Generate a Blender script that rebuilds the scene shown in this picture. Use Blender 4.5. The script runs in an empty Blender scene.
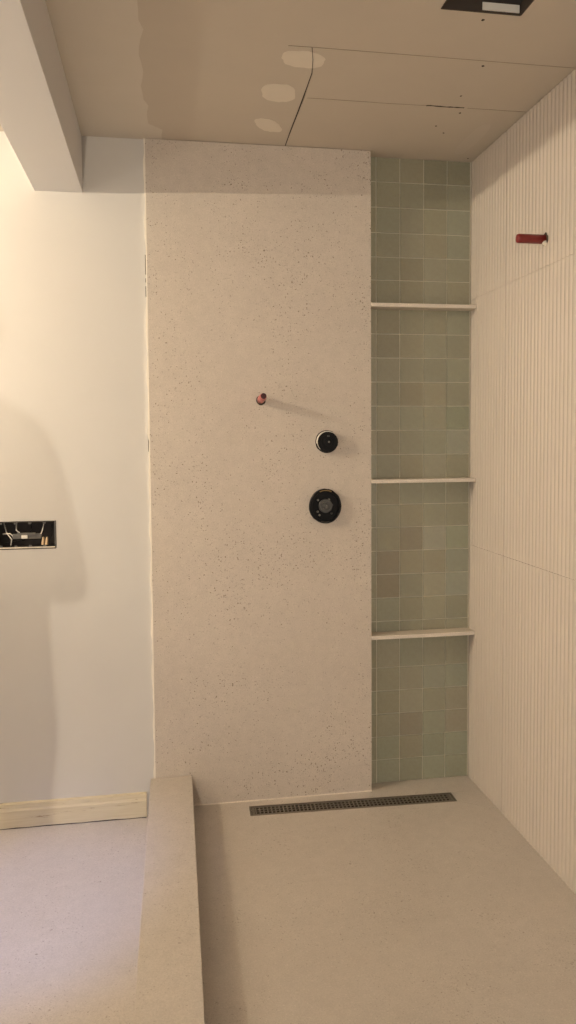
import bpy, bmesh, math, random
from mathutils import Vector, Matrix
random.seed(7)
scene = bpy.context.scene
col = scene.collection

# ---------------------------------------------------------------- camera
cam_d = bpy.data.cameras.new('camera')
cam = bpy.data.objects.new('camera', cam_d)
col.objects.link(cam)
scene.camera = cam
RX = Vector((0.98697789, -0.16069071, -0.00728926))
UP = Vector((0.01587359, 0.05220266, 0.99851035))
FW = Vector((0.16007082, 0.98562334, -0.05407361))
m = Matrix((RX, UP, -FW)).transposed().to_4x4()
m.translation = Vector((0.0, -3.0405, 1.4749))
cam.matrix_world = m
cam_d.sensor_fit = 'VERTICAL'
cam_d.sensor_height = 36.0
cam_d.lens = 766.0 / 1024.0 * 36.0
cam_d.shift_y = -(512 - 480.67) / 1024.0
cam_d.clip_start = 0.02

# ---------------------------------------------------------------- world, lights, exposure
world = bpy.data.worlds.new('world')
scene.world = world
world.use_nodes = True
bg = world.node_tree.nodes['Background']
bg.inputs[0].default_value = (0.98, 0.95, 0.98, 1)
bg.inputs[1].default_value = 0.52

def point(name, loc, power, colour, radius):
    d = bpy.data.lights.new(name, 'POINT')
    d.energy = power; d.color = colour; d.shadow_soft_size = radius
    o = bpy.data.objects.new(name, d); o.location = loc
    col.objects.link(o)
    return o
WARM = (1.0, 0.85, 0.63)
LAMP = Vector((-1.95, -0.80, 2.362))
point('vanity_bulb', LAMP, 50, WARM, 0.012)
point('side_fill_light', LAMP + Vector((0, -0.19, 0)), 56, WARM, 0.012)  # added light beside the dish, fills the floor that the dish cuts off
LOW = Vector((-1.9, -0.75, 1.6))
point('vanity_bulb_low', LOW, 24, WARM, 0.05)
point('hall_lamp', (-0.4, -10.0, 1.2), 620, (1.0, 0.87, 0.69), 0.035)

# added cool spot that tints the floor by the curb, no roof opening
sd_ = bpy.data.lights.new('cool_floor_spot', 'SPOT'); sd_.energy = 250; sd_.color = (0.22, 0.38, 1.0)
sd_.spot_size = math.radians(19); sd_.spot_blend = 0.8; sd_.shadow_soft_size = 0.12
so_ = bpy.data.objects.new('cool_floor_spot', sd_); col.objects.link(so_)
so_.location = (-1.25, -2.3, 2.58)
so_.rotation_euler = (Vector((-0.44, -0.55, 0)) - so_.location).to_track_quat('-Z', 'Y').to_euler()

vs = scene.view_settings
vs.view_transform = 'Standard'
vs.look = 'None'
vs.exposure = 0.16
vs.gamma = 1.0
vs.use_curve_mapping = False

# ---------------------------------------------------------------- dimensions (metres)
H = 2.628          # ceiling
XS, XE = -0.0506, 0.8396   # stone panel wall
XR = 1.2907        # fluted wall
N = 0.067          # niche depth
PW = 0.012         # painted wall plane
FL = -0.030        # bathroom floor level
XL = -2.6          # far left wall
YB = -6.0          # open end of the room behind the camera

# ---------------------------------------------------------------- helpers
def obj(name, bm, mat=None, parent=None, smooth=False):
    me = bpy.data.meshes.new(name)
    bmesh.ops.recalc_face_normals(bm, faces=bm.faces)
    bm.to_mesh(me); bm.free()
    if smooth:
        for p in me.polygons: p.use_smooth = True
    if mat: me.materials.append(mat)
    o = bpy.data.objects.new(name, me)
    col.objects.link(o)
    if parent:
        o.parent = parent
        o.matrix_parent_inverse = Matrix.Translation(-parent.location)
    return o

def thing(name, label, cat, loc, group=None):
    o = bpy.data.objects.new(name, None)
    o.empty_display_size = 0.05
    o.location = loc
    col.objects.link(o)
    tag(o, label, cat, group)
    return o

def tag(o, label, cat, group=None):
    o['label'] = label; o['category'] = cat
    if group: o['group'] = group
    return o

def struct(o, label, cat):
    o['kind'] = 'structure'
    return tag(o, label, cat)

def box(bm, x0, x1, y0, y1, z0, z1, bevel=0.0):
    b = bmesh.new()
    bmesh.ops.create_cube(b, size=1)
    for v in b.verts:
        v.co = Vector(((x0 + x1) / 2 + v.co.x * (x1 - x0), (y0 + y1) / 2 + v.co.y * (y1 - y0), (z0 + z1) / 2 + v.co.z * (z1 - z0)))
    if bevel:
        bmesh.ops.bevel(b, geom=b.edges[:], offset=bevel, segments=2, profile=0.6, affect='EDGES')
    append(bm, b)
    return bm

def append(bm, b):
    vm = {v: bm.verts.new(v.co) for v in b.verts}
    for f in b.faces:
        try: bm.faces.new([vm[v] for v in f.verts])
        except ValueError: pass
    b.free()

def prism(bm, pts, axis, a, b):
    """pts: 2D polygon, extruded along axis from a to b"""
    def mk(p, t):
        if axis == 2: return (p[0], p[1], t)
        if axis == 1: return (p[0], t, p[1])
        return (t, p[0], p[1])
    va = [bm.verts.new(mk(p, a)) for p in pts]
    vb = [bm.verts.new(mk(p, b)) for p in pts]
    n = len(pts)
    bm.faces.new(va); bm.faces.new(vb[::-1])
    for i in range(n):
        bm.faces.new((va[i], vb[i], vb[(i + 1) % n], va[(i + 1) % n]))

def frame_of(d):
    d = d.normalized()
    a = Vector((0, 0, 1)) if abs(d.z) < 0.9 else Vector((1, 0, 0))
    s = d.cross(a).normalized()
    return s, d.cross(s).normalized()

def lathe(bm, origin, direction, profile, n=24, jitter=0.0, close=True):
    """profile: (distance along direction, radius); radius 0 ends close to a point"""
    d = Vector(direction).normalized(); s, t = frame_of(d); o = Vector(origin)
    jit = [1 + random.uniform(-jitter, jitter) for _ in range(n)]
    rings = []
    for (h, r) in profile:
        if r <= 1e-6: rings.append([bm.verts.new(o + d * h)])
        else: rings.append([bm.verts.new(o + d * h + (s * math.cos(2 * math.pi * i / n) + t * math.sin(2 * math.pi * i / n)) * r * jit[i]) for i in range(n)])
    for a, b in zip(rings, rings[1:]):
        for i in range(n):
            j = (i + 1) % n
            if len(a) == 1 and len(b) == 1: continue
            if len(a) == 1: bm.faces.new((a[0], b[i], b[j]))
            elif len(b) == 1: bm.faces.new((a[i], a[j], b[0]))
            else: bm.faces.new((a[i], a[j], b[j], b[i]))

def tube(bm, pts, r, n=8):
    pts = [Vector(p) for p in pts]
    rings = []
    for i, p in enumerate(pts):
        d = (pts[min(i + 1, len(pts) - 1)] - pts[max(i - 1, 0)])
        s, t = frame_of(d)
        rings.append([bm.verts.new(p + (s * math.cos(2 * math.pi * k / n) + t * math.sin(2 * math.pi * k / n)) * r) for k in range(n)])
    for a, b in zip(rings, rings[1:]):
        for i in range(n):
            bm.faces.new((a[i], a[(i + 1) % n], b[(i + 1) % n], b[i]))
    bm.faces.new(rings[0]); bm.faces.new(rings[-1][::-1])

# ---------------------------------------------------------------- materials
class NT:
    def __init__(s, name):
        s.m = bpy.data.materials.new(name); s.m.use_nodes = True
        s.t = s.m.node_tree; s.b = s.t.nodes['Principled BSDF']
        s.co = s.t.nodes.new('ShaderNodeTexCoord').outputs['Object']
    def n(s, kind, **kw):
        x = s.t.nodes.new(kind)
        for k, v in kw.items(): setattr(x, k, v)
        return x
    def l(s, a, b): s.t.links.new(a, b)
    def noise(s, scale, detail=3, rough=0.55, stretch=None):
        x = s.n('ShaderNodeTexNoise'); x.inputs['Scale'].default_value = scale
        x.inputs['Detail'].default_value = detail; x.inputs['Roughness'].default_value = rough
        c = s.co
        if stretch:
            mp = s.n('ShaderNodeMapping'); mp.inputs['Scale'].default_value = stretch
            s.l(s.co, mp.inputs[0]); c = mp.outputs[0]
        s.l(c, x.inputs['Vector']); return x.outputs['Fac']
    def ramp(s, fac, p0, p1, c0=(0, 0, 0, 1), c1=(1, 1, 1, 1)):
        x = s.n('ShaderNodeValToRGB'); e = x.color_ramp.elements
        e[0].position = p0; e[1].position = p1; e[0].color = c0; e[1].color = c1
        s.l(fac, x.inputs[0]); return x.outputs[0]
    def mix(s, fac, a, b, mode='MIX'):
        x = s.n('ShaderNodeMix', data_type='RGBA', blend_type=mode)
        for sock, v in ((x.inputs[0], fac), (x.inputs[6], a), (x.inputs[7], b)):
            if hasattr(v, 'node'): s.l(v, sock)
            elif isinstance(v, (int, float)): sock.default_value = v
            else: sock.default_value = (*v, 1) if len(v) == 3 else v
        return x.outputs[2]
    def math(s, op, a, b):
        x = s.n('ShaderNodeMath', operation=op)
        for sock, v in ((x.inputs[0], a), (x.inputs[1], b)):
            if hasattr(v, 'node'): s.l(v, sock)
            else: sock.default_value = v
        return x.outputs[0]
    def bump(s, h, strength, dist=0.002):
        x = s.n('ShaderNodeBump'); x.inputs['Strength'].default_value = strength
        x.inputs['Distance'].default_value = dist
        s.l(h, x.inputs['Height']); s.l(x.outputs[0], s.b.inputs['Normal'])
    def base(s, c): 
        if hasattr(c, 'node'): s.l(c, s.b.inputs['Base Color'])
        else: s.b.inputs['Base Color'].default_value = (*c, 1)
    def rough(s, r): s.b.inputs['Roughness'].default_value = r

def plain(name, c, r=0.6, metal=0.0, var=0.12, scale=30):
    t = NT(name)
    d = tuple(x * (1 - var) for x in c)
    t.base(t.mix(t.noise(scale, 4), d, tuple(min(1, x * (1 + var)) for x in c)))
    t.rough(r); t.b.inputs['Metallic'].default_value = metal
    if max(c) < 0.03: t.b.inputs['Specular IOR Level'].default_value = 0.15
    return t.m

def stone(name, base, r=0.55, pits=1.0, seed=0.0, fleck=0.5):
    t = NT(name)
    lo = tuple(x * 0.90 for x in base); hi = tuple(min(1, x * 1.08) for x in base)
    c = t.mix(t.ramp(t.noise(3.0 + seed, 5, 0.6), 0.35, 0.68), lo, hi)
    c = t.mix(0.5, c, t.mix(t.ramp(t.noise(24, 4, 0.7), 0.36, 0.64), tuple(x * 0.90 for x in base), tuple(min(1, x * 1.08) for x in base)))
    # fine sandy grain
    c = t.mix(0.32, c, t.mix(t.ramp(t.noise(210, 3, 0.7), 0.36, 0.66), tuple(x * 0.72 for x in base), tuple(min(1, x * 1.2) for x in base)))
    # pits: sparse dark brown specks of uneven size
    dens = t.ramp(t.noise(2.6 + seed, 4, 0.65), 0.38, 0.62, (0.40, 0.40, 0.40, 1), (1, 1, 1, 1))
    for sc, rmin, th, amt, keep in ((34, 0.05, 0.13, 0.75, 0.96), (66, 0.05, 0.19, 0.8, 0.84), (120, 0.08, 0.28, 0.85, 0.68), (200, 0.1, 0.35, 0.5, 0.6)):
        v = t.n('ShaderNodeTexVoronoi'); v.inputs['Scale'].default_value = sc
        nz = t.n('ShaderNodeTexNoise'); nz.inputs['Scale'].default_value = 170
        t.l(t.co, nz.inputs['Vector'])
        mx = t.mix(0.014, t.co, nz.outputs['Color'])
        t.l(mx, v.inputs['Vector'])
        sp = t.n('ShaderNodeSeparateColor'); t.l(v.outputs['Color'], sp.inputs[0])
        lim = t.math('MULTIPLY', t.math('GREATER_THAN', sp.outputs[0], keep), t.math('ADD', t.math('MULTIPLY', sp.outputs[1], th), rmin))
        lim = t.math('MULTIPLY', lim, dens)
        mask = t.math('LESS_THAN', v.outputs['Distance'], lim)
        mask = t.math('MULTIPLY', mask, pits * amt)
        c = t.mix(mask, c, tuple(x * q for x, q in zip(base, (0.30, 0.25, 0.20))))
    # pale flecks
    v = t.n('ShaderNodeTexVoronoi'); v.inputs['Scale'].default_value = 90
    t.l(t.co, v.inputs['Vector'])
    sp = t.n('ShaderNodeSeparateColor'); t.l(v.outputs['Color'], sp.inputs[0])
    mk = t.math('MULTIPLY', t.math('LESS_THAN', v.outputs['Distance'], 0.22), t.math('GREATER_THAN', sp.outputs[2], 0.82))
    c = t.mix(t.math('MULTIPLY', mk, 0.4 * fleck), c, tuple(min(1, x * 1.45) for x in base))
    t.base(c); t.rough(r)
    t.bump(t.noise(240, 3, 0.7), 0.12, 0.001)
    return t.m

M = {}
M['panel'] = stone('limestone_panel', (0.56, 0.495, 0.43), 0.6, 1.0)
M['floor'] = stone('floor_stone', (0.52, 0.475, 0.43), 0.42, 0.55, 0.7)
M['curb'] = stone('curb_stone', (0.52, 0.475, 0.43), 0.45, 0.5, 1.3)
M['shelf'] = stone('shelf_stone', (0.67, 0.60, 0.52), 0.5, 0.2, 2.1)
M['paint'] = plain('wall_paint', (0.595, 0.575, 0.55), 0.7, 0, 0.03, 5)
M['beam'] = plain('beam_paint', (0.66, 0.65, 0.66), 0.7, 0, 0.02, 4)
M['drywall'] = plain('bare_drywall', (0.56, 0.50, 0.425), 0.85, 0, 0.035, 7)
M['skim'] = plain('skim_coat', (0.64, 0.59, 0.52), 0.8, 0, 0.03, 9)
M['mud'] = plain('joint_compound', (0.72, 0.66, 0.57), 0.8, 0, 0.05, 25)
M['gap'] = plain('dark_gap', (0.06, 0.045, 0.035), 0.9)
M['grout'] = plain('grout', (0.68, 0.64, 0.53), 0.8, 0, 0.06, 60)
M['flute'] = plain('fluted_tile', (0.565, 0.505, 0.445), 0.5, 0, 0.05, 3)
M['seam'] = plain('fluted_seam', (0.47, 0.40, 0.335), 0.8)
M['caulk'] = plain('white_caulk', (0.80, 0.75, 0.66), 0.7, 0, 0.06, 40)
M['steel'] = plain('brushed_steel', (0.20, 0.175, 0.145), 0.5, 0.5, 0.12, 80)
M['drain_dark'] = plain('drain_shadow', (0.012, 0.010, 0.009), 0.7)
M['pex'] = plain('pink_pipe', (0.50, 0.17, 0.16), 0.35, 0, 0.06)
M['red'] = plain('red_pipe', (0.20, 0.014, 0.014), 0.35, 0, 0.10)
M['red_dark'] = plain('dark_red_bore', (0.045, 0.004, 0.006), 0.4)
M['black'] = plain('black_plastic', (0.006, 0.006, 0.007), 0.5, 0, 0.2)
M['white_plastic'] = plain('white_plastic', (0.80, 0.77, 0.70), 0.45, 0, 0.04)
M['dark_grey'] = plain('dark_grey_plastic', (0.05, 0.048, 0.046), 0.42, 0, 0.3, 120)
M['brass'] = plain('dull_brass', (0.34, 0.24, 0.12), 0.4, 0.7)
M['galv'] = plain('galvanised_steel', (0.20, 0.19, 0.17), 0.45, 0.7, 0.25, 60)
M['box_dark'] = plain('box_inside', (0.045, 0.038, 0.034), 0.7, 0, 0.4, 50)
M['wire_white'] = plain('white_wire', (0.75, 0.72, 0.66), 0.4)
M['wire_black'] = plain('black_wire', (0.02, 0.02, 0.02), 0.4)
M['tan'] = plain('tan_connector', (0.62, 0.46, 0.28), 0.5)
M['wood'] = None
t = NT('raw_pine')
g = t.noise(6, 5, 0.6, (1.2, 20, 26))
c = t.mix(t.ramp(g, 0.3, 0.75), (0.58, 0.50, 0.34), (0.66, 0.59, 0.44))
sc = t.ramp(t.noise(9, 6, 0.75, (0.6, 4, 5)), 0.60, 0.66)
t.base(t.mix(t.math('MULTIPLY', sc, 0.7), c, (0.22, 0.13, 0.06))); t.rough(0.6)
M['wood'] = t.m
t = NT('glazed_tile')
oi = t.n('ShaderNodeObjectInfo')
c = t.mix(t.ramp(t.noise(9, 4, 0.6), 0.3, 0.75), t.mix(1.0, oi.outputs['Color'], (0.86, 0.85, 0.84), 'MULTIPLY'), oi.outputs['Color'])
t.base(c); t.rough(0.28); t.bump(t.noise(22, 3, 0.5), 0.25, 0.004)
M['tile'] = t.m

# ---------------------------------------------------------------- back wall (painted) with an opening for the electrical box
BX0, BX1, BZ0, BZ1 = -0.638, -0.414, 1.062, 1.168
bm = bmesh.new()
xs = [XL, BX0, BX1, XS + 0.03]; zs = [FL - 0.05, BZ0, BZ1, H + 0.02]
grid = [[bm.verts.new((x, PW, z)) for z in zs] for x in xs]
for i in range(3):
    for j in range(3):
        if (i, j) != (1, 1):
            bm.faces.new((grid[i][j], grid[i + 1][j], grid[i + 1][j + 1], grid[i][j + 1]))
ext = bmesh.ops.extrude_face_region(bm, geom=bm.faces[:])
bmesh.ops.translate(bm, verts=[v for v in ext['geom'] if isinstance(v, bmesh.types.BMVert)], vec=(0, 0.10, 0))
wall_back = struct(obj('wall_back', bm, M['paint']), 'cream painted back wall left of the stone panels', 'wall')
# smooth patch of wall repair along the slab edge: a run of white caulk with a ragged left side
bm = bmesh.new()
zz = [0.09 + i * (H - 0.09) / 90 for i in range(91)]
pts = []
for i, z in enumerate(zz):
    w = 0.007 + 0.002 * math.sin(i * 0.9) + random.uniform(-0.002, 0.002)
    if 2.02 < z < 2.2 or 1.42 < z < 1.50: w = 0.0045
    pts.append((XS - w, z))
prism(bm, pts + [(XS + 0.004, zz[-1]), (XS + 0.004, zz[0])], 1, PW + 0.004, 0.0015)
struct(obj('trim_1', bm, M['caulk']), 'ragged white caulk line where painted wall meets stone panels', 'trim')
bm = bmesh.new()
for z0, z1 in ((2.03, 2.07), (2.085, 2.10), (2.115, 2.19), (1.43, 1.49)):
    box(bm, XS - 0.0072, XS - 0.0050, PW - 0.003, PW + 0.004, z0, z1)
obj('gap', bm, M['gap'], wall_back)

# ---------------------------------------------------------------- stone panel wall
bm = bmesh.new()
box(bm, XS + 0.004, XE - 0.002, 0.0105, 0.112, -0.05, H + 0.02)
wall_stone = struct(obj('wall_shower', bm, M['panel']), 'shower wall clad in two large speckled beige stone panels', 'wall')
JZ = 1.232
for z0, z1 in ((0.0, JZ - 0.0001), (JZ + 0.0001, H - 0.002)):
    bm = bmesh.new(); box(bm, XS, XE, 0.0, 0.0112, z0, z1, 0.00015)
    obj('panel', bm, M['panel'], wall_stone)

# ---------------------------------------------------------------- niche with sage tiles
bm = bmesh.new()
box(bm, XE - 0.003, XR + 0.05, N + 0.0035, N + 0.045, -0.05, H + 0.02)
wall_niche = struct(obj('wall_niche', bm, M['grout']), 'tall recessed strip of square sage green glazed tiles', 'wall')
cols_x = [XE + 0.0005, 0.8807, 0.982, 1.0848, 1.1864, 1.2885]
rows_z = [0.0, .1, .2, .3, .4, .5, .633, .7, .8, .9, 1.0, 1.1, 1.197, 1.304, 1.407, 1.509, 1.61, 1.71, 1.81, 1.909, 2.03, 2.13, 2.224, 2.323, 2.426, 2.529, H]
bm = bmesh.new(); box(bm, -.5, .5, -.5, .5, -.5, .5)
bmesh.ops.bevel(bm, geom=[e for e in bm.edges if all(v.co.y < 0 for v in e.verts)], offset=0.025, segments=2, profile=0.7, affect='EDGES')
tile0 = None
PAL = [(0.270, 0.262, 0.185), (0.285, 0.280, 0.205), (0.250, 0.250, 0.185), (0.300, 0.290, 0.220), (0.265, 0.275, 0.205), (0.275, 0.255, 0.180)]
OVER = {(1, 8): (.235, .195, .135), (1, 9): (.25, .21, .15), (2, 10): (.25, .215, .155), (3, 10): (.30, .30, .25), (4, 10): (.26, .29, .21),
        (4, 9): (.27, .29, .23), (4, 8): (.27, .29, .24), (4, 11): (.235, .235, .17), (4, 15): (.23, .265, .185), (4, 14): (.27, .285, .235), (4, 17): (.26, .27, .20),
        (4, 4): (.26, .285, .225), (3, 4): (.27, .285, .23), (4, 3): (.275, .255, .195), (4, 2): (.26, .235, .18), (2, 2): (.26, .23, .175),
        (3, 1): (.245, .275, .205), (4, 1): (.265, .295, .225), (1, 1): (.26, .285, .21), (3, 0): (.27, .295, .22), (1, 0): (.275, .295, .225), (4, 0): (.25, .27, .20),
        (3, 2): (.28, .30, .225), (4, 23): (.255, .275, .215), (4, 22): (.25, .265, .205), (2, 16): (.255, .23, .16), (1, 18): (.25, .235, .17),
        (3, 25): (.215, .205, .14), (4, 25): (.205, .20, .14), (3, 24): (.225, .215, .15)}
tile_me = None
for i in range(5):
    for j in range(len(rows_z) - 1):
        x0, x1, z0, z1 = cols_x[i], cols_x[i + 1], rows_z[j], rows_z[j + 1]
        if tile_me is None:
            o = obj('tile', bm, M['tile'], wall_niche); tile_me = o.data
        else:
            o = bpy.data.objects.new('tile', tile_me); col.objects.link(o); o.parent = wall_niche
        g = 0.0032
        o.location = ((x0 + x1) / 2, N + 0.004 + random.uniform(-0.0008, 0.0008), (z0 + z1) / 2)
        o.scale = (x1 - x0 - g, 0.008, z1 - z0 - g)
        o.rotation_euler = (random.uniform(-.006, .006), random.uniform(-.004, .004), random.uniform(-.008, .008))
        c = OVER.get((i, j)) or random.choice(PAL)
        c = tuple(0.55 * a + 0.45 * b for a, b in zip(c, (0.290, 0.280, 0.210))); k = random.uniform(0.97, 1.05) * 1.12
        o.color = (c[0] * k, c[1] * k, c[2] * k, 1)

# ---------------------------------------------------------------- fluted right wall
wall_bm = bmesh.new()
box(wall_bm, XR + 0.0075, XR + 0.10, YB, N + 0.04, -0.05, H + 0.02)
wall_right = struct(obj('wall_right', wall_bm, M['seam']), 'right shower wall of narrow vertical fluted beige tiles', 'wall')
FP = 0.0255
zrows = [(0.0, 1.0175), (1.0184, 2.0541), (2.0552, H - 0.002)]
ycols = [(N, -0.2660), (-0.2666, -0.8790), (-0.8796, -1.4925), (-1.494, -2.106), (-2.1075, -2.72)]
def flute_panel(ya, yb, z0, z1):
    b = bmesh.new()
    n = max(1, round((ya - yb) / FP)); w = (ya - yb) / n
    prof = []
    for k in range(n):
        y = ya - k * w
        for f, d in ((0.05, 0.0030), (0.13, 0.0018), (0.22, 0.0009), (0.36, 0.0002), (0.5, 0.0), (0.64, 0.0002), (0.78, 0.0009), (0.87, 0.0018), (0.95, 0.0030)):
            prof.append((y - f * w, d))
    va = [b.verts.new((XR + d, y, z0)) for y, d in prof]; vb = [b.verts.new((XR + d, y, z1)) for y, d in prof]
    for k in range(len(prof) - 1): b.faces.new((va[k], va[k + 1], vb[k + 1], vb[k]))
    ca = [b.verts.new((XR + 0.009, y, z)) for (y, z) in ((prof[0][0], z0), (prof[-1][0], z0), (prof[-1][0], z1), (prof[0][0], z1))]
    b.faces.new(ca); b.faces.new(va + [ca[1], ca[0]]); b.faces.new(vb + [ca[2], ca[3]])
    b.faces.new((va[0], vb[0], ca[3], ca[0])); b.faces.new((va[-1], vb[-1], ca[2], ca[1]))
    return b
for ya, yb in ycols:
    for z0, z1 in zrows:
        obj('panel', flute_panel(ya, yb, z0, z1), M['flute'], wall_right)

CW1X = 0.0935
# ---------------------------------------------------------------- floors
bm = bmesh.new(); box(bm, XL, 0.06, YB, PW + 0.05, FL - 0.06, FL)
struct(obj('floor', bm, M['floor']), 'speckled beige bathroom floor left of the curb', 'floor')
bm = bmesh.new(); box(bm, 0.0, XR + 0.02, YB, N + 0.02, -0.06, -0.0195)
floor_sh = struct(obj('floor_shower', bm, M['grout']), 'beige stone shower floor with linear drain', 'floor')
# drain footprint, slightly out of parallel with the wall
DA = -0.030
DC = Vector((0.738, -0.0965, 0)); DL, DW = 0.842, 0.079
def dpt(u, v, z=0.0):
    return Vector((DC.x + u * math.cos(DA) - v * math.sin(DA), DC.y + u * math.sin(DA) + v * math.cos(DA), z))
a, b_, c_, d_ = dpt(-DL / 2, DW / 2), dpt(DL / 2, DW / 2), dpt(DL / 2, -DW / 2), dpt(-DL / 2, -DW / 2)
def slab(pts):
    b = bmesh.new(); prism(b, [(p[0], p[1]) for p in pts], 2, -0.02, 0.0)
    obj('panel', b, M['floor'], floor_sh)
s = 0.0009
slab([(0.05, N + 0.01), (0.05, d_.y), (d_.x - s, d_.y), (a.x - s, a.y), (b_.x, b_.y + s), (XR + .004, b_.y - 0.0 + s), (XR + .004, N + 0.01)])
slab([(b_.x + s, b_.y - s), (c_.x + s, c_.y), (XR + .004, -0.238), (XR + .004, b_.y - s)])
slab([(0.05, d_.y), (d_.x - s, d_.y), (d_.x, d_.y - s), (c_.x, c_.y - s), (XR + .004, -0.2395), (XR + .004, -3.2), (0.05, -3.2)])

bm = bmesh.new(); prism(bm, [(-0.0035, 0.0), (0.0, 0.0), (0.0, 0.004)], 0, CW1X, XE)
struct(obj('trim_2', bm, M['shelf']), 'pale caulk bead where stone panels meet the shower floor', 'trim')
# linear drain
dr = thing('linear_drain', 'long narrow steel linear drain in the shower floor', 'drain', dpt(0, 0, 0))
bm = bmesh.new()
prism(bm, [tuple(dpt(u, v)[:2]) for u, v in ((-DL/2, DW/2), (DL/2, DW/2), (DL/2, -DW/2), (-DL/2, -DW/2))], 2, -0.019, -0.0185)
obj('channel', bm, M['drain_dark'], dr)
bm = bmesh.new()
def bar(bm, u0, u1, v0, v1, z0, z1):
    prism(bm, [tuple(dpt(u, v)[:2]) for u, v in ((u0, v1), (u1, v1), (u1, v0), (u0, v0))], 2, z0, z1)
fw = 0.006
bar(bm, -DL/2, DL/2, DW/2 - fw, DW/2, -0.012, 0.0005); bar(bm, -DL/2, DL/2, -DW/2, -DW/2 + fw, -0.012, 0.0005)
bar(bm, -DL/2, -DL/2 + fw, -DW/2 + fw, DW/2 - fw, -0.012, 0.0005); bar(bm, DL/2 - fw, DL/2, -DW/2 + fw, DW/2 - fw, -0.012, 0.0005)
obj('frame', bm, M['steel'], dr)
bm = bmesh.new()
iu, iv = DL / 2 - fw - 0.002, DW / 2 - fw - 0.002
bar(bm, -iu, iu, iv - 0.007, iv, -0.004, -0.0008); bar(bm, -iu, iu, -iv, -iv + 0.007, -0.004, -0.0008)
rows = 3; inner = iv - 0.007
for k in range(1, rows):
    v = -inner + 2 * inner * k / rows
    bar(bm, -iu, iu, v - 0.0022, v + 0.0022, -0.0036, -0.0009)
nn = 52
for k in range(nn + 1):
    u = -iu + 2 * iu * k / nn
    w = 0.0055 if k in (0, nn) else 0.0026
    u = min(max(u, -iu + w), iu - w)
    bar(bm, u - w, u + w, -inner, inner, -0.0040, -0.0011)
obj('grate', bm, M['steel'], dr)

# ---------------------------------------------------------------- curb
CW0, CW1, CH, CR = -0.0701, 0.0933, 0.1256, 0.015
CE = -2.6
cu = thing('shower_curb', 'low beige stone curb dividing shower from bathroom floor', 'curb', (0.01, 0, FL))
def cprism(x0, x1, z0, z1, y0=-0.0005, y1=CE):
    b = bmesh.new()
    pr = []
    for y in (y0, y1):
        for (x, z) in ((x0, z0), (x1, z0), (x1, z1), (x0, z1)):
            pr.append(b.verts.new((x + CR * y, y, z)))
    for q in ((0, 1, 2, 3), (4, 5, 6, 7), (0, 1, 5, 4), (1, 2, 6, 5), (2, 3, 7, 6), (3, 0, 4, 7)):
        b.faces.new([pr[i] for i in q])
    bmesh.ops.bevel(b, geom=b.edges[:], offset=0.0012, segments=2, profile=0.5, affect='EDGES')
    return b
obj('top_slab', cprism(CW0, CW1, CH - 0.014, CH), M['curb'], cu)
obj('side_panel', cprism(CW1 - 0.0135, CW1 - 0.0015, 0.0, CH - 0.0145), M['curb'], cu)
obj('side_panel', cprism(CW0 + 0.0015, CW0 + 0.0135, FL, CH - 0.0145), M['curb'], cu)
obj('core', cprism(CW0 + 0.014, CW1 - 0.014, FL, CH - 0.0145), M['gap'], cu)

# ---------------------------------------------------------------- baseboard on painted wall
bm = bmesh.new()
pr = [(PW, FL + 0.004), (-0.006, FL + 0.004), (-0.006, 0.040), (-0.003, 0.048), (-0.0015, 0.066), (PW, 0.068)]
nseg = 60; x0, x1 = XL, -0.088
rings = []
for k in range(nseg + 1):
    x = x0 + (x1 - x0) * k / nseg
    rings.append([bm.verts.new((x, y + (random.uniform(-.0006, .0006) if y < 0 else 0), z + (random.uniform(-.0012, .0012) if 0 < i < 5 else 0))) for i, (y, z) in enumerate(pr)])
for p, q in zip(rings, rings[1:]):
    for i in range(len(pr)):
        j = (i + 1) % len(pr); bm.faces.new((p[i], p[j], q[j], q[i]))
bm.faces.new(rings[0]); bm.faces.new(rings[-1][::-1])
bb = struct(obj('baseboard_back', bm, M['wood']), 'scuffed raw pine baseboard along the painted wall', 'baseboard')
bm = bmesh.new(); box(bm, XL, -0.09, -0.004, PW, FL, FL + 0.006)
obj('gap', bm, M['gap'], bb)

# ---------------------------------------------------------------- ceiling: boards with joints, patches, opening
bm = bmesh.new()
HX0, HX1, HY0, HY1 = 0.757, 0.984, -1.29, -1.010
xs = [XL, HX0, HX1, XR + 0.1]; ys = [YB, HY0, HY1, 0.11]
grid = [[bm.verts.new((x, y, H + 0.010)) for y in ys] for x in xs]
for i in range(3):
    for j in range(3):
        if (i, j) != (1, 1): bm.faces.new((grid[i][j], grid[i + 1][j], grid[i + 1][j + 1], grid[i][j + 1]))
ext = bmesh.ops.extrude_face_region(bm, geom=bm.faces[:])
bmesh.ops.translate(bm, verts=[v for v in ext['geom'] if isinstance(v, bmesh.types.BMVert)], vec=(0, 0, 0.02))
ceiling = struct(obj('ceiling', bm, M['gap']), 'unfinished drywall ceiling with cracks and filler patches', 'ceiling')
def board(pts, mat='drywall', z0=None, z1=None, name='board'):
    b = bmesh.new(); prism(b, pts, 2, H if z0 is None else z0, H + 0.0115 if z1 is None else z1)
    return obj(name, b, M[mat], ceiling)
ja = [(0.4925, 0.10), (0.4922, 0.0), (0.4893, -0.15), (0.4882, -0.30), (0.4858, -0.4248), (0.484, -0.52), (0.482, -0.6034), (0.468, -0.69), (0.4513, -0.7611)]
board([(XL, 0.10)] + [(x - 0.0013, y) for x, y in ja] + [(0.381, -0.7590), (0.381, YB), (XL, YB)])
G = 0.0011
jb = [(0.490, -0.4275), (0.62, -0.4285), (0.80, -0.4295), (0.955, -0.4300), (1.0, -0.4312), (1.0615, -0.4291), (1.18, -0.4300), (XR + 0.05, -0.4305)]
wb = [0.0002] * 8
board([(x + 0.0013, y) for x, y in ja[:4]] + [(x, y + w) for (x, y), w in zip(jb, wb)] + [(XR + 0.05, 0.10)])
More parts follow.
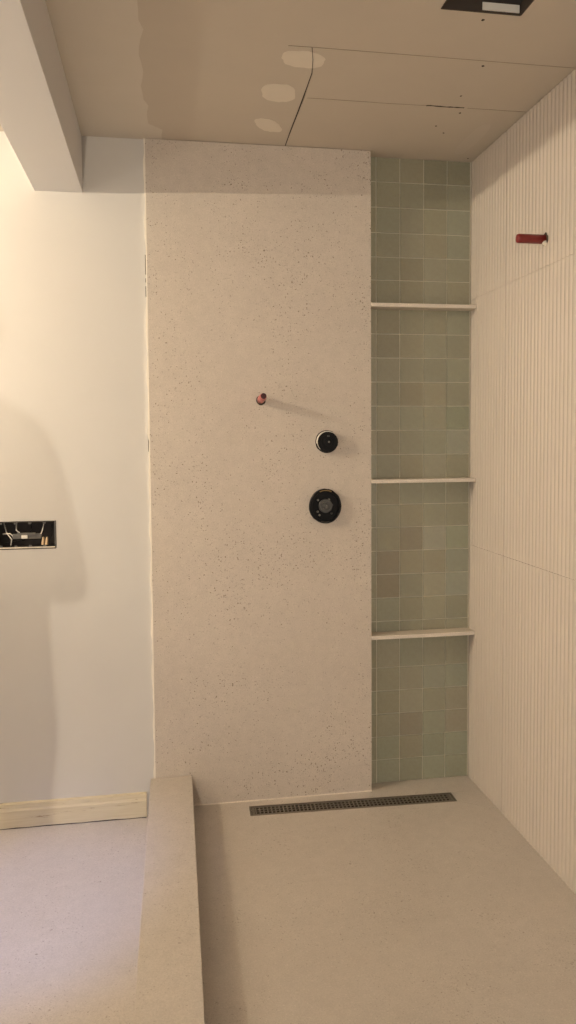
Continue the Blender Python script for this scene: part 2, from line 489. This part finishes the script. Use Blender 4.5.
board([(x, y - w) for (x, y), w in zip(jb, wb)] + [(XR + 0.05, -0.7553), (0.4526, -0.7612)] + [(x + 0.0009, y) for x, y in ja[::-1][1:4]])
board([(0.381, -0.7610), (0.4526, -0.7616), (XR + 0.05, -0.7555), (XR + 0.05, YB), (HX1, YB), (HX1, HY1), (HX0, HY1), (HX0, YB), (0.381, YB)])
board([(HX0, HY0), (HX1, HY0), (HX1, YB), (HX0, YB)])
# skim coat beside the beam, ragged right edge
edge = []
for k in range(41):
    y = 0.012 - k * 0.05
    x = -0.046 + 0.006 * math.sin(k * 1.3) + random.uniform(-.005, .005)
    if -0.12 < y: x = 0.012 + random.uniform(-.006, .004)
    elif -0.30 < y: x = -0.036 + random.uniform(-.004, .004)
    edge.append((x, y))
board([(-0.2865, 0.012)] + edge + [(-0.2865, edge[-1][1])], 'skim', H - 0.0008, H + 0.001, 'skim_patch')
def blob(cx, cy, rx, ry, skew=0.0, sq=2.6):
    pts = []
    for k in range(28):
        t_ = 2 * math.pi * k / 28
        c, s_ = math.cos(t_), math.sin(t_)
        r = (abs(c) ** sq + abs(s_) ** sq) ** (-1 / sq) * (1 + random.uniform(-.05, .05))
        x, y = rx * c * r, ry * s_ * r
        pts.append((cx + x + skew * y, cy + y))
    return pts
for cx, cy, rx, ry, sk in ((0.440, -0.684, 0.066, 0.050, 0.2), (0.399, -0.450, 0.057, 0.066, 0.15), (0.400, -0.184, 0.044, 0.056, 0.45)):
    board(blob(cx, cy, rx, ry, sk), 'mud', H - 0.0007, H + 0.001, 'filler_patch')
M['faint'] = plain('thin_filler', (0.59, 0.53, 0.455), 0.85, 0, 0.03, 9)
board(blob(1.20, -0.16, 0.03, 0.15, 0.0), 'faint', H - 0.0005, H + 0.001, 'filler_patch')
for x, y, r in ((0.8912, -0.9736, .0055), (0.9992, -0.7254, .005), (1.0114, -0.5167, .0045), (1.0599, -0.3873, .005), (1.015, -0.2665, .0045), (1.0668, -0.2084, .0045), (1.262, 0.03, .004)):
    b = bmesh.new(); lathe(b, (x, y, H + 0.001), (0, 0, -1), [(0, r), (0.0016, r * 0.9), (0.0018, 0)], 8, 0.25)
    obj('screw_head', b, M['gap'], ceiling)

M['hairline'] = plain('hairline_joint', (0.30, 0.25, 0.19), 0.9)
def crack(pts, w, jit=0.0, mat='gap'):
    a, b2 = [], []
    for (x, y), ww in zip(pts, w):
        dx, dy = random.uniform(-jit, jit), random.uniform(-jit, jit)
        if abs(pts[-1][0] - pts[0][0]) > abs(pts[-1][1] - pts[0][1]): a.append((x, y - ww + dy)); b2.append((x, y + ww + dy))
        else: a.append((x - ww + dx, y)); b2.append((x + ww + dx, y))
    board(a + b2[::-1], mat, H - 0.0012, H + 0.001, 'crack')
crack(ja[1:], [.0012, .0020, .0022, .0020, .0012, .0010, .0009, .0008])
crack([(0.50 + k * 0.028, -0.4284 - 0.0012 * math.sin(k * .5)) for k in range(16)], [0.0004] * 16, 0.0004, 'hairline')
crack([(0.92 + k * 0.0125, -0.4300 - 0.0010 * math.sin(k * .8)) for k in range(12)], [random.uniform(.0012, .0040) for k in range(12)], 0.0010)
crack([(1.07 + k * 0.02, -0.4300) for k in range(12)], [0.0005] * 7 + [0.0010] * 4 + [.0004], 0.0006, 'hairline')
crack([(0.381, -0.7600), (0.4526, -0.7613), (0.8, -0.7590), (1.29, -0.7555)], [.0004] * 4, 0, 'hairline')

# opening with housing
fh = thing('fan_housing', 'dark recessed metal housing in the ceiling cut-out', 'housing', (0.87, -1.15, H + 0.03))
b = bmesh.new()
x0, x1, y0, y1, z0, z1 = HX0 - 0.012, HX1 + 0.012, HY0 - 0.012, HY1 + 0.012, H + 0.0305, H + 0.22
for q in ((x0, x0 + .003, y0, y1, z0, z1), (x1 - .003, x1, y0, y1, z0, z1), (x0, x1, y0, y0 + .003, z0, z1), (x0, x1, y1 - .003, y1, z0, z1), (x0, x1, y0, y1, z1 - .003, z1)):
    box(b, *q)
obj('body', b, M['box_dark'], fh)
b = bmesh.new(); box(b, HX0 + 0.115, HX1 - 0.006, HY1 - 0.006, HY1 - 0.0025, H + 0.004, H + 0.024)
obj('flange', b, M['white_plastic'], fh)['label'] = 'white mounting flange'
b = bmesh.new(); tube(b, [(HX0 + .03, HY1 - .09, H + .20), (HX0 + .06, HY1 - .05, H + .10), (HX0 + .12, HY1 - .03, H + .07), (HX1 - .03, HY1 - .06, H + .09)], 0.006)
obj('cable', b, M['wire_black'], fh)
# dark strips that cover the board edges of the cut
b = bmesh.new()
for q in ((HX0 - .002, HX0 + .002, HY0, HY1), (HX1 - .002, HX1 + .002, HY0, HY1), (HX0, HX1, HY1 - .002, HY1 + .002)):
    box(b, *q, H - 0.0006, H + 0.030)
obj('cut_edge', b, M['gap'], ceiling)

# ---------------------------------------------------------------- beam
b = bmesh.new(); box(b, -0.463, -0.2867, YB, PW + 0.002, 2.4157, H + 0.004, 0.0015)
o = struct(obj('ceiling_beam', b, M['beam']), 'painted drop beam crossing the ceiling at upper left', 'beam')

# ---------------------------------------------------------------- left wall and lamp
b = bmesh.new(); box(b, XL - 0.12, XL, -2.6, 0.11, FL - 0.05, H + 0.02)
struct(obj('wall_left', b, M['paint']), 'cream painted far wall of the bathroom', 'wall')
# vanity lamp: bulb over an opaque dish, out of frame to the left
vl = thing('pendant_lamp', 'brass pendant lamp with a round dish under its bulb, left of frame', 'lamp', (LAMP.x, LAMP.y, H))
b = bmesh.new(); lathe(b, LAMP + Vector((0, 0, -0.130)), (0, 0, 1), [(0, 0.0), (0, 0.10), (0.002, 0.147), (0.005, 0.148), (0.006, 0.145), (0.004, 0.0)], 40)
obj('dish', b, M['brass'], vl)
b = bmesh.new(); tube(b, [(LAMP.x, LAMP.y, H), (LAMP.x, LAMP.y, H - 0.06), (LAMP.x - 0.14, LAMP.y, H - 0.09), (LAMP.x - 0.14, LAMP.y, LAMP.z - 0.10), (LAMP.x - 0.12, LAMP.y, LAMP.z - 0.129)], 0.005)
obj('rod', b, M['brass'], vl)
b = bmesh.new(); lathe(b, (LAMP.x, LAMP.y, H), (0, 0, -1), [(0, 0), (0, .05), (.012, .05), (.016, .04), (.016, 0)], 24)
obj('ceiling_plate', b, M['brass'], vl)
wl = thing('wall_lamp', 'brass wall lamp with an added round dish, left of frame', 'lamp', (XL, LOW.y, LOW.z - 0.05))
b = bmesh.new(); lathe(b, LOW + Vector((0, 0, -0.052)), (0, 0, 1), [(0, 0.0), (0, 0.09), (0.002, 0.118), (0.005, 0.120), (0.006, 0.117), (0.004, 0.0)], 36)  # dish added to keep the low bulb's light off the floor
obj('dish', b, M['brass'], wl)
b = bmesh.new(); tube(b, [(XL, LOW.y, LOW.z - 0.06), (-2.2, LOW.y, LOW.z - 0.062), (LOW.x, LOW.y, LOW.z - 0.057)], 0.006)
obj('arm', b, M['brass'], wl)
b = bmesh.new(); lathe(b, (XL, LOW.y, LOW.z - 0.06), (1, 0, 0), [(0, 0), (0, .05), (.012, .05), (.016, .04), (.016, 0)], 24)
obj('wall_plate', b, M['brass'], wl)

# ---------------------------------------------------------------- niche shelves
shelf_labels = ('beige stone niche shelf nearest the ceiling', 'beige stone niche shelf, middle one of the three', 'beige stone niche shelf nearest the floor drain')
for z, lab in zip((2.0244, 1.3067, 0.6569), shelf_labels):
    b = bmesh.new(); box(b, XE + 0.0005, XR - 0.0003, -0.004, N - 0.0015, z - 0.0155, z, 0.0015)
    tag(obj('niche_shelf', b, M['shelf']), lab, 'shelf', 'stone shelves in the tiled niche')

# ---------------------------------------------------------------- stub pipe on stone panel
base = Vector((0.3865, 0.0, 1.632)); tip = Vector((0.3855, -0.094, 1.6420))
p1 = thing('stub_pipe', 'short pink capped pipe sticking out of the stone panel', 'pipe', base)
d = tip - base
b = bmesh.new(); lathe(b, base - d * 0.0, d, [(0.0, 0.0), (0.0, 0.0150), (0.05, 0.0148), (d.length - 0.014, 0.0135), (d.length - 0.012, 0.0112), (d.length, 0.0105), (d.length, 0.0085), (d.length - 0.012, 0.0085), (d.length - 0.012, 0.0)], 20)
obj('tube', b, M['pex'], p1, True)
b = bmesh.new(); lathe(b, base - d * 0.0, d, [(d.length - 0.0115, 0.0), (d.length - 0.0115, 0.0085), (d.length + 0.0004, 0.0088), (d.length + 0.0005, 0.0115), (d.length + 0.0016, 0.0112), (d.length + 0.002, 0.0)], 20)
obj('end_cap', b, M['red_dark'], p1)['label'] = 'dark red end cap'
b = bmesh.new(); lathe(b, (0.3865, 0.0, 1.630), (0, -1, 0), [(0, 0.0), (0.0006, 0.0190), (0.0012, 0.0182), (0.0012, 0.0)], 20, 0.06)
obj('drilled_hole', b, M['gap'], p1)

# stub pipe on fluted wall
base = Vector((XR, -0.572, 2.1465))
p2 = thing('stub_pipe', 'red pipe stub sticking out of the fluted wall', 'pipe', base)
b = bmesh.new(); lathe(b, base, (-1, 0, 0), [(0.0, 0.0), (0.0, 0.0155), (0.094, 0.0155), (0.099, 0.0140), (0.1005, 0.0110), (0.1005, 0.0)], 20)
obj('tube', b, M['red'], p2, True)
b = bmesh.new(); lathe(b, base + Vector((0.001, -0.002, -0.001)), (-1, 0, 0), [(0, 0.0), (0.001, 0.0215), (0.0016, 0.021), (0.0016, 0.0)], 18, 0.12)
obj('drilled_hole', b, M['gap'], p2)
b = bmesh.new(); lathe(b, base + Vector((-0.001, -0.006, -0.0125)), (-1, 0, 0), [(0, 0.0), (0.001, 0.012), (0.009, 0.009), (0.012, 0.0)], 9, 0.3)
obj('chipped_edge', b, M['mud'], p2)['label'] = 'pale chipped edge of the drilled hole'

# ---------------------------------------------------------------- valves
vc = Vector((0.6530, 0.0, 1.4640))
v1 = thing('shower_valve', 'small round black shower valve cap, above the larger one', 'valve', vc)
b = bmesh.new(); lathe(b, vc, (0, -1, 0), [(0, 0.0), (0.0008, 0.0465), (0.0016, 0.0455), (0.0016, 0.0)], 32, 0.02)
obj('drilled_hole', b, M['gap'], v1)
b = bmesh.new(); lathe(b, vc, (0, -1, 0), [(0.0, 0.0), (0.0, 0.0425), (0.022, 0.0425), (0.022, 0.0)], 32)
obj('sleeve', b, M['white_plastic'], v1)['label'] = 'white sleeve behind the black cap'
b = bmesh.new(); lathe(b, vc + Vector((0.0, 0, -0.0015)), (0, -1, 0), [(0.012, 0.0), (0.012, 0.0415), (0.030, 0.0415), (0.032, 0.0400), (0.032, 0.030), (0.0295, 0.028), (0.0295, 0.017), (0.032, 0.0155), (0.033, 0.007), (0.0325, 0.0)], 32)
obj('cap', b, M['black'], v1, False)
b = bmesh.new(); lathe(b, vc + Vector((0.003, -0.0325, -0.001)), (0, -1, 0), [(0, 0.0), (0, 0.0042), (0.002, 0.0036), (0.002, 0.0)], 12)
obj('centre_screw', b, M['galv'], v1)
b = bmesh.new(); box(b, vc.x - 0.004, vc.x + 0.006, -0.0335, -0.030, vc.z + 0.019, vc.z + 0.026, 0.001)
obj('index_mark', b, M['dark_grey'], v1)
# black foot of sleeve, lower-left arc
b = bmesh.new()
arc = [(vc.x + 0.0432 * math.cos(a), -0.011, vc.z + 0.0432 * math.sin(a)) for a in [math.radians(190 + k * 8) for k in range(20)]]
tube(b, arc, 0.0028, 6)
obj('gasket', b, M['black'], v1)

vc = Vector((0.6440, 0.0, 1.2030))
v2 = thing('shower_valve', 'large round black shower valve rough-in with exposed grey core', 'valve', vc)
b = bmesh.new(); lathe(b, vc, (0, -1, 0), [(0, 0.0), (0, 0.0655), (0.019, 0.0655), (0.021, 0.0640), (0.021, 0.0570), (0.019, 0.0560), (0.004, 0.0550), (0.004, 0.0)], 40, 0.012)
o = obj('guard_ring', b, M['black'], v2); 
for v in o.data.vertices: v.co.z = vc.z + (v.co.z - vc.z) * 1.07
b = bmesh.new(); lathe(b, vc + Vector((0.001, 0, 0.001)), (0, -1, 0), [(0.004, 0.0), (0.004, 0.0285), (0.016, 0.0285), (0.018, 0.0265), (0.018, 0.018), (0.0165, 0.017), (0.0165, 0.011), (0.021, 0.0105), (0.023, 0.0085), (0.023, 0.0)], 28, 0.02)
obj('core', b, M['dark_grey'], v2)
b = bmesh.new(); tube(b, [(vc.x - 0.012, -0.0215, vc.z - 0.008), (vc.x - 0.003, -0.0235, vc.z - 0.011), (vc.x + 0.006, -0.0235, vc.z - 0.004), (vc.x + 0.004, -0.0225, vc.z + 0.006)], 0.0016, 6)
obj('clip', b, M['galv'], v2)
for dx, dz in ((-0.030, 0.025), (0.016, 0.027), (-0.031, -0.022), (0.028, 0.004), (-0.024, -0.036), (0.026, -0.030)):
    b = bmesh.new(); lathe(b, (vc.x + dx, -0.004, vc.z + dz), (0, -1, 0), [(0, 0.0), (0, 0.0045), (0.010, 0.0045), (0.012, 0.003), (0.012, 0.0)], 10)
    obj('screw', b, M['galv'] if dx < 0 or dz > 0 else M['dark_grey'], v2)
b = bmesh.new()
arc = [(vc.x + 0.060 * math.cos(a), -0.0205, vc.z + 0.0645 * math.sin(a)) for a in [math.radians(66 + k * 4) for k in range(13)]]
tube(b, arc, 0.0028, 6); obj('rim_arc', b, M['brass'], v2)  # thin brass-toned arc along the ring's upper lip
b = bmesh.new()
arc = [(vc.x + 0.059 * math.cos(a), -0.0205, vc.z + 0.0635 * math.sin(a)) for a in [math.radians(252 + k * 4) for k in range(9)]]
tube(b, arc, 0.0016, 6); obj('rim_arc', b, M['dark_grey'], v2)  # thin dark grey arc along the ring's lower lip

# ---------------------------------------------------------------- electrical box in painted wall
eb = thing('electrical_box', 'open metal electrical box with loose wires in the painted wall', 'electrical box', (-0.526, PW, BZ0))
b = bmesh.new()
x0, x1, z0, z1 = BX0 + .002, BX1 - .002, BZ0 + .002, BZ1 - .002
for q in ((x0, x0 + .002, PW - .001, PW + .062, z0, z1), (x1 - .002, x1, PW - .001, PW + .062, z0, z1), (x0, x1, PW - .001, PW + .062, z0, z0 + .002), (x0, x1, PW - .001, PW + .062, z1 - .002, z1), (x0, x1, PW + .060, PW + .062, z0, z1)):
    box(b, *q)
obj('body', b, M['box_dark'], eb)
b = bmesh.new()
box(b, x0, x1, PW - .0008, PW + .001, z0 - .0045, z0 - .0005); obj('gap', b, M['gap'], eb); b = bmesh.new(); box(b, x0, x1, PW - .0022, PW + .001, z0 - .0005, z0 + .0042); obj('rim', b, M['mud'], eb); b = bmesh.new(); box(b, x1 - .004, x1 + .0005, PW - .0022, PW + .001, z0, z1)  # dark strip under the lower rim painted in as its shadow line
obj('rim', b, M['galv'], eb)
b = bmesh.new(); box(b, x0, x1, PW - .0020, PW + .001, z1 - .0028, z1 + .0008)
obj('rim', b, M['box_dark'], eb)
for k in range(4):
    for s_ in (0, 1):
        x = x0 + 0.018 + k * 0.0535
        b = bmesh.new()
        zc = (z1 - .004) if s_ else (z0 + .006)
        prism(b, [(x - .007, zc + (.004 if s_ else -.004)), (x + .007, zc + (.004 if s_ else -.004)), (x + .004, zc + (-.006 if s_ else .006)), (x - .004, zc + (-.006 if s_ else .006))], 1, PW - .0018, PW + .0005)
        obj('screw_tab', b, M['galv'], eb)
b = bmesh.new(); box(b, x0 + .058, x0 + .165, PW + .010, PW + .024, BZ0 + .036, BZ0 + .056, .002); box(b, x0 + .075, x0 + .145, PW + .006, PW + .012, BZ0 + .050, BZ0 + .060, .001)
obj('bracket', b, M['galv'], eb)
b = bmesh.new(); box(b, x0 + .092, x0 + .114, PW + .004, PW + .010, BZ0 + .038, BZ0 + .051, .001)
obj('label_plate', b, M['white_plastic'], eb)
for (pts, mk) in (([(x0 + .02, PW + .05, BZ1 - .01), (x0 + .035, PW + .02, BZ0 + .06), (x0 + .055, PW + .012, BZ0 + .035), (x0 + .05, PW + .02, BZ0 + .012)], 'wire_white'),
                  ([(x0 + .068, PW + .05, BZ1 - .006), (x0 + .072, PW + .015, BZ0 + .07), (x0 + .085, PW + .012, BZ0 + .06)], 'wire_white'),
                  ([(x0 + .175, PW + .03, BZ1 - .004), (x0 + .170, PW + .01, BZ0 + .07), (x0 + .160, PW + .015, BZ0 + .045)], 'wire_white'),
                  ([(x0 + .02, PW + .03, BZ0 + .055), (x0 + .05, PW + .01, BZ0 + .058), (x0 + .06, PW + .012, BZ0 + .048)], 'wire_white'),
                  ([(x0 + .12, PW + .05, BZ1 - .01), (x0 + .13, PW + .02, BZ0 + .07), (x0 + .10, PW + .02, BZ0 + .03), (x0 + .03, PW + .02, BZ0 + .02)], 'wire_black'),
                  ([(x0 + .20, PW + .05, BZ1 - .02), (x0 + .205, PW + .01, BZ0 + .05), (x0 + .19, PW + .02, BZ0 + .02)], 'wire_black')):
    b = bmesh.new(); tube(b, pts, 0.0022, 6); obj('wire', b, M[mk], eb)
for x in (x0 + .170, x0 + .184):
    b = bmesh.new(); lathe(b, (x, PW + .012, BZ0 + .012), (0.1, -.1, 1), [(0, 0), (0, .006), (.022, .005), (.030, .003), (.030, 0)], 10)
    obj('wire_connector', b, M['tan'], eb)

# ---------------------------------------------------------------- the photographer, standing behind the camera
px, py_ = -0.612, -3.47
J = {'pelvis': ((px, py_, .93), (.185, .125)), 'waist': ((px, py_ - .01, 1.10), (.185, .115)), 'chest': ((px, py_, 1.30), (.175, .115)), 'collar': ((px, py_, 1.44), (.09, .075)),
     'neck': ((px, py_ + .01, 1.51), (.052, .055)), 'jaw': ((px, py_ + .035, 1.575), (.062, .075)), 'skull': ((px, py_ + .02, 1.66), (.076, .092)), 'crown': ((px, py_ + .01, 1.72), (.05, .06))}
ED = [('pelvis', 'waist'), ('waist', 'chest'), ('chest', 'collar'), ('collar', 'neck'), ('neck', 'jaw'), ('jaw', 'skull'), ('skull', 'crown')]
for sd, k in ((1, 'r'), (-1, 'l')):
    J['sh' + k] = ((px + sd * .15, py_, 1.39), (.065, .06))
    J['el' + k] = ((px + sd * .235, py_ - .03, .985), (.064, .06))
    J['wr' + k] = ((px + sd * .20, py_ + .20, 1.09), (.030, .028))
    J['pa' + k] = ((px + sd * .16, py_ + .27, 1.12), (.036, .022))
    J['hi' + k] = ((px + sd * .10, py_, .84), (.10, .10))
    J['th' + k] = ((px + sd * .115, py_ + .01, .62), (.088, .09))
    J['kn' + k] = ((px + sd * .12, py_ + .02, .47), (.068, .07))
    J['ca' + k] = ((px + sd * .12, py_ - .01, .28), (.062, .066))
    J['an' + k] = ((px + sd * .12, py_ - .03, .06), (.042, .048))
    J['to' + k] = ((px + sd * .14, py_ + .15, .008), (.045, .032))
    ED += [('collar', 'sh' + k), ('sh' + k, 'el' + k), ('el' + k, 'wr' + k), ('wr' + k, 'pa' + k), ('pelvis', 'hi' + k), ('hi' + k, 'th' + k), ('th' + k, 'kn' + k), ('kn' + k, 'ca' + k), ('ca' + k, 'an' + k), ('an' + k, 'to' + k)]
    for f, (dx, dz, ln) in enumerate(((.018, .030, .075), (.020, .012, .085), (.020, -.006, .080), (.016, -.022, .065))):
        b0 = Vector(J['pa' + k][0]) + Vector((sd * -.004, .03, dz * .8)); b1 = b0 + Vector((-sd * .02, ln * .55, dz * .25)); b2 = b1 + Vector((-sd * .03, ln * .3, 0))
        for q, p in enumerate((b0, b1, b2)): J['f%d%d%s' % (f, q, k)] = (tuple(p), (.009, .009))
        ED += [('pa' + k, 'f%d0%s' % (f, k)), ('f%d0%s' % (f, k), 'f%d1%s' % (f, k)), ('f%d1%s' % (f, k), 'f%d2%s' % (f, k))]
    b0 = Vector(J['pa' + k][0]) + Vector((-sd * .03, -.01, .03)); b1 = b0 + Vector((-sd * .02, .035, .015))
    J['t0' + k] = (tuple(b0), (.011, .011)); J['t1' + k] = (tuple(b1), (.009, .009))
    ED += [('pa' + k, 't0' + k), ('t0' + k, 't1' + k)]
keys = list(J); me = bpy.data.meshes.new('person')
me.from_pydata([J[k][0] for k in keys], [(keys.index(a), keys.index(b)) for a, b in ED], [])
pers = bpy.data.objects.new('person', me); col.objects.link(pers)
bpy.context.view_layer.objects.active = pers
md = pers.modifiers.new('skin', 'SKIN'); md.use_smooth_shade = True
sv = me.skin_vertices[0].data
for i, k in enumerate(keys):
    sv[i].radius = J[k][1]; sv[i].use_root = (k == 'pelvis')
ss = pers.modifiers.new('sub', 'SUBSURF'); ss.levels = 2; ss.render_levels = 2
dg = bpy.context.evaluated_depsgraph_get()
body = bpy.data.meshes.new_from_object(pers.evaluated_get(dg))
pers.modifiers.clear(); pers.data = body
body.materials.clear()
for mt in (plain('dark_jacket', (.05, .055, .07), .8), plain('work_trousers', (.07, .08, .11), .85), plain('skin_tone', (.50, .33, .24), .55), plain('boots', (.05, .035, .025), .6)):
    body.materials.append(mt)
for p in body.polygons:
    c = p.center; p.use_smooth = True
    hand = c.y > py_ + .18 and c.z > .8
    p.material_index = 2 if (c.z > 1.49 or hand) else 3 if c.z < .09 else 1 if c.z < .90 else 0
tag(pers, 'person in dark jacket standing behind the viewpoint, hands raised in front', 'person')
b = bmesh.new()
lathe(b, (px, py_ - .002, 1.615), (0, -.12, 1), [(0, .086), (.05, .096), (.09, .088), (.12, .062), (.134, 0)], 20, 0.03)
obj('hair', b, plain('dark_hair', (.03, .02, .015), .6), pers, True)
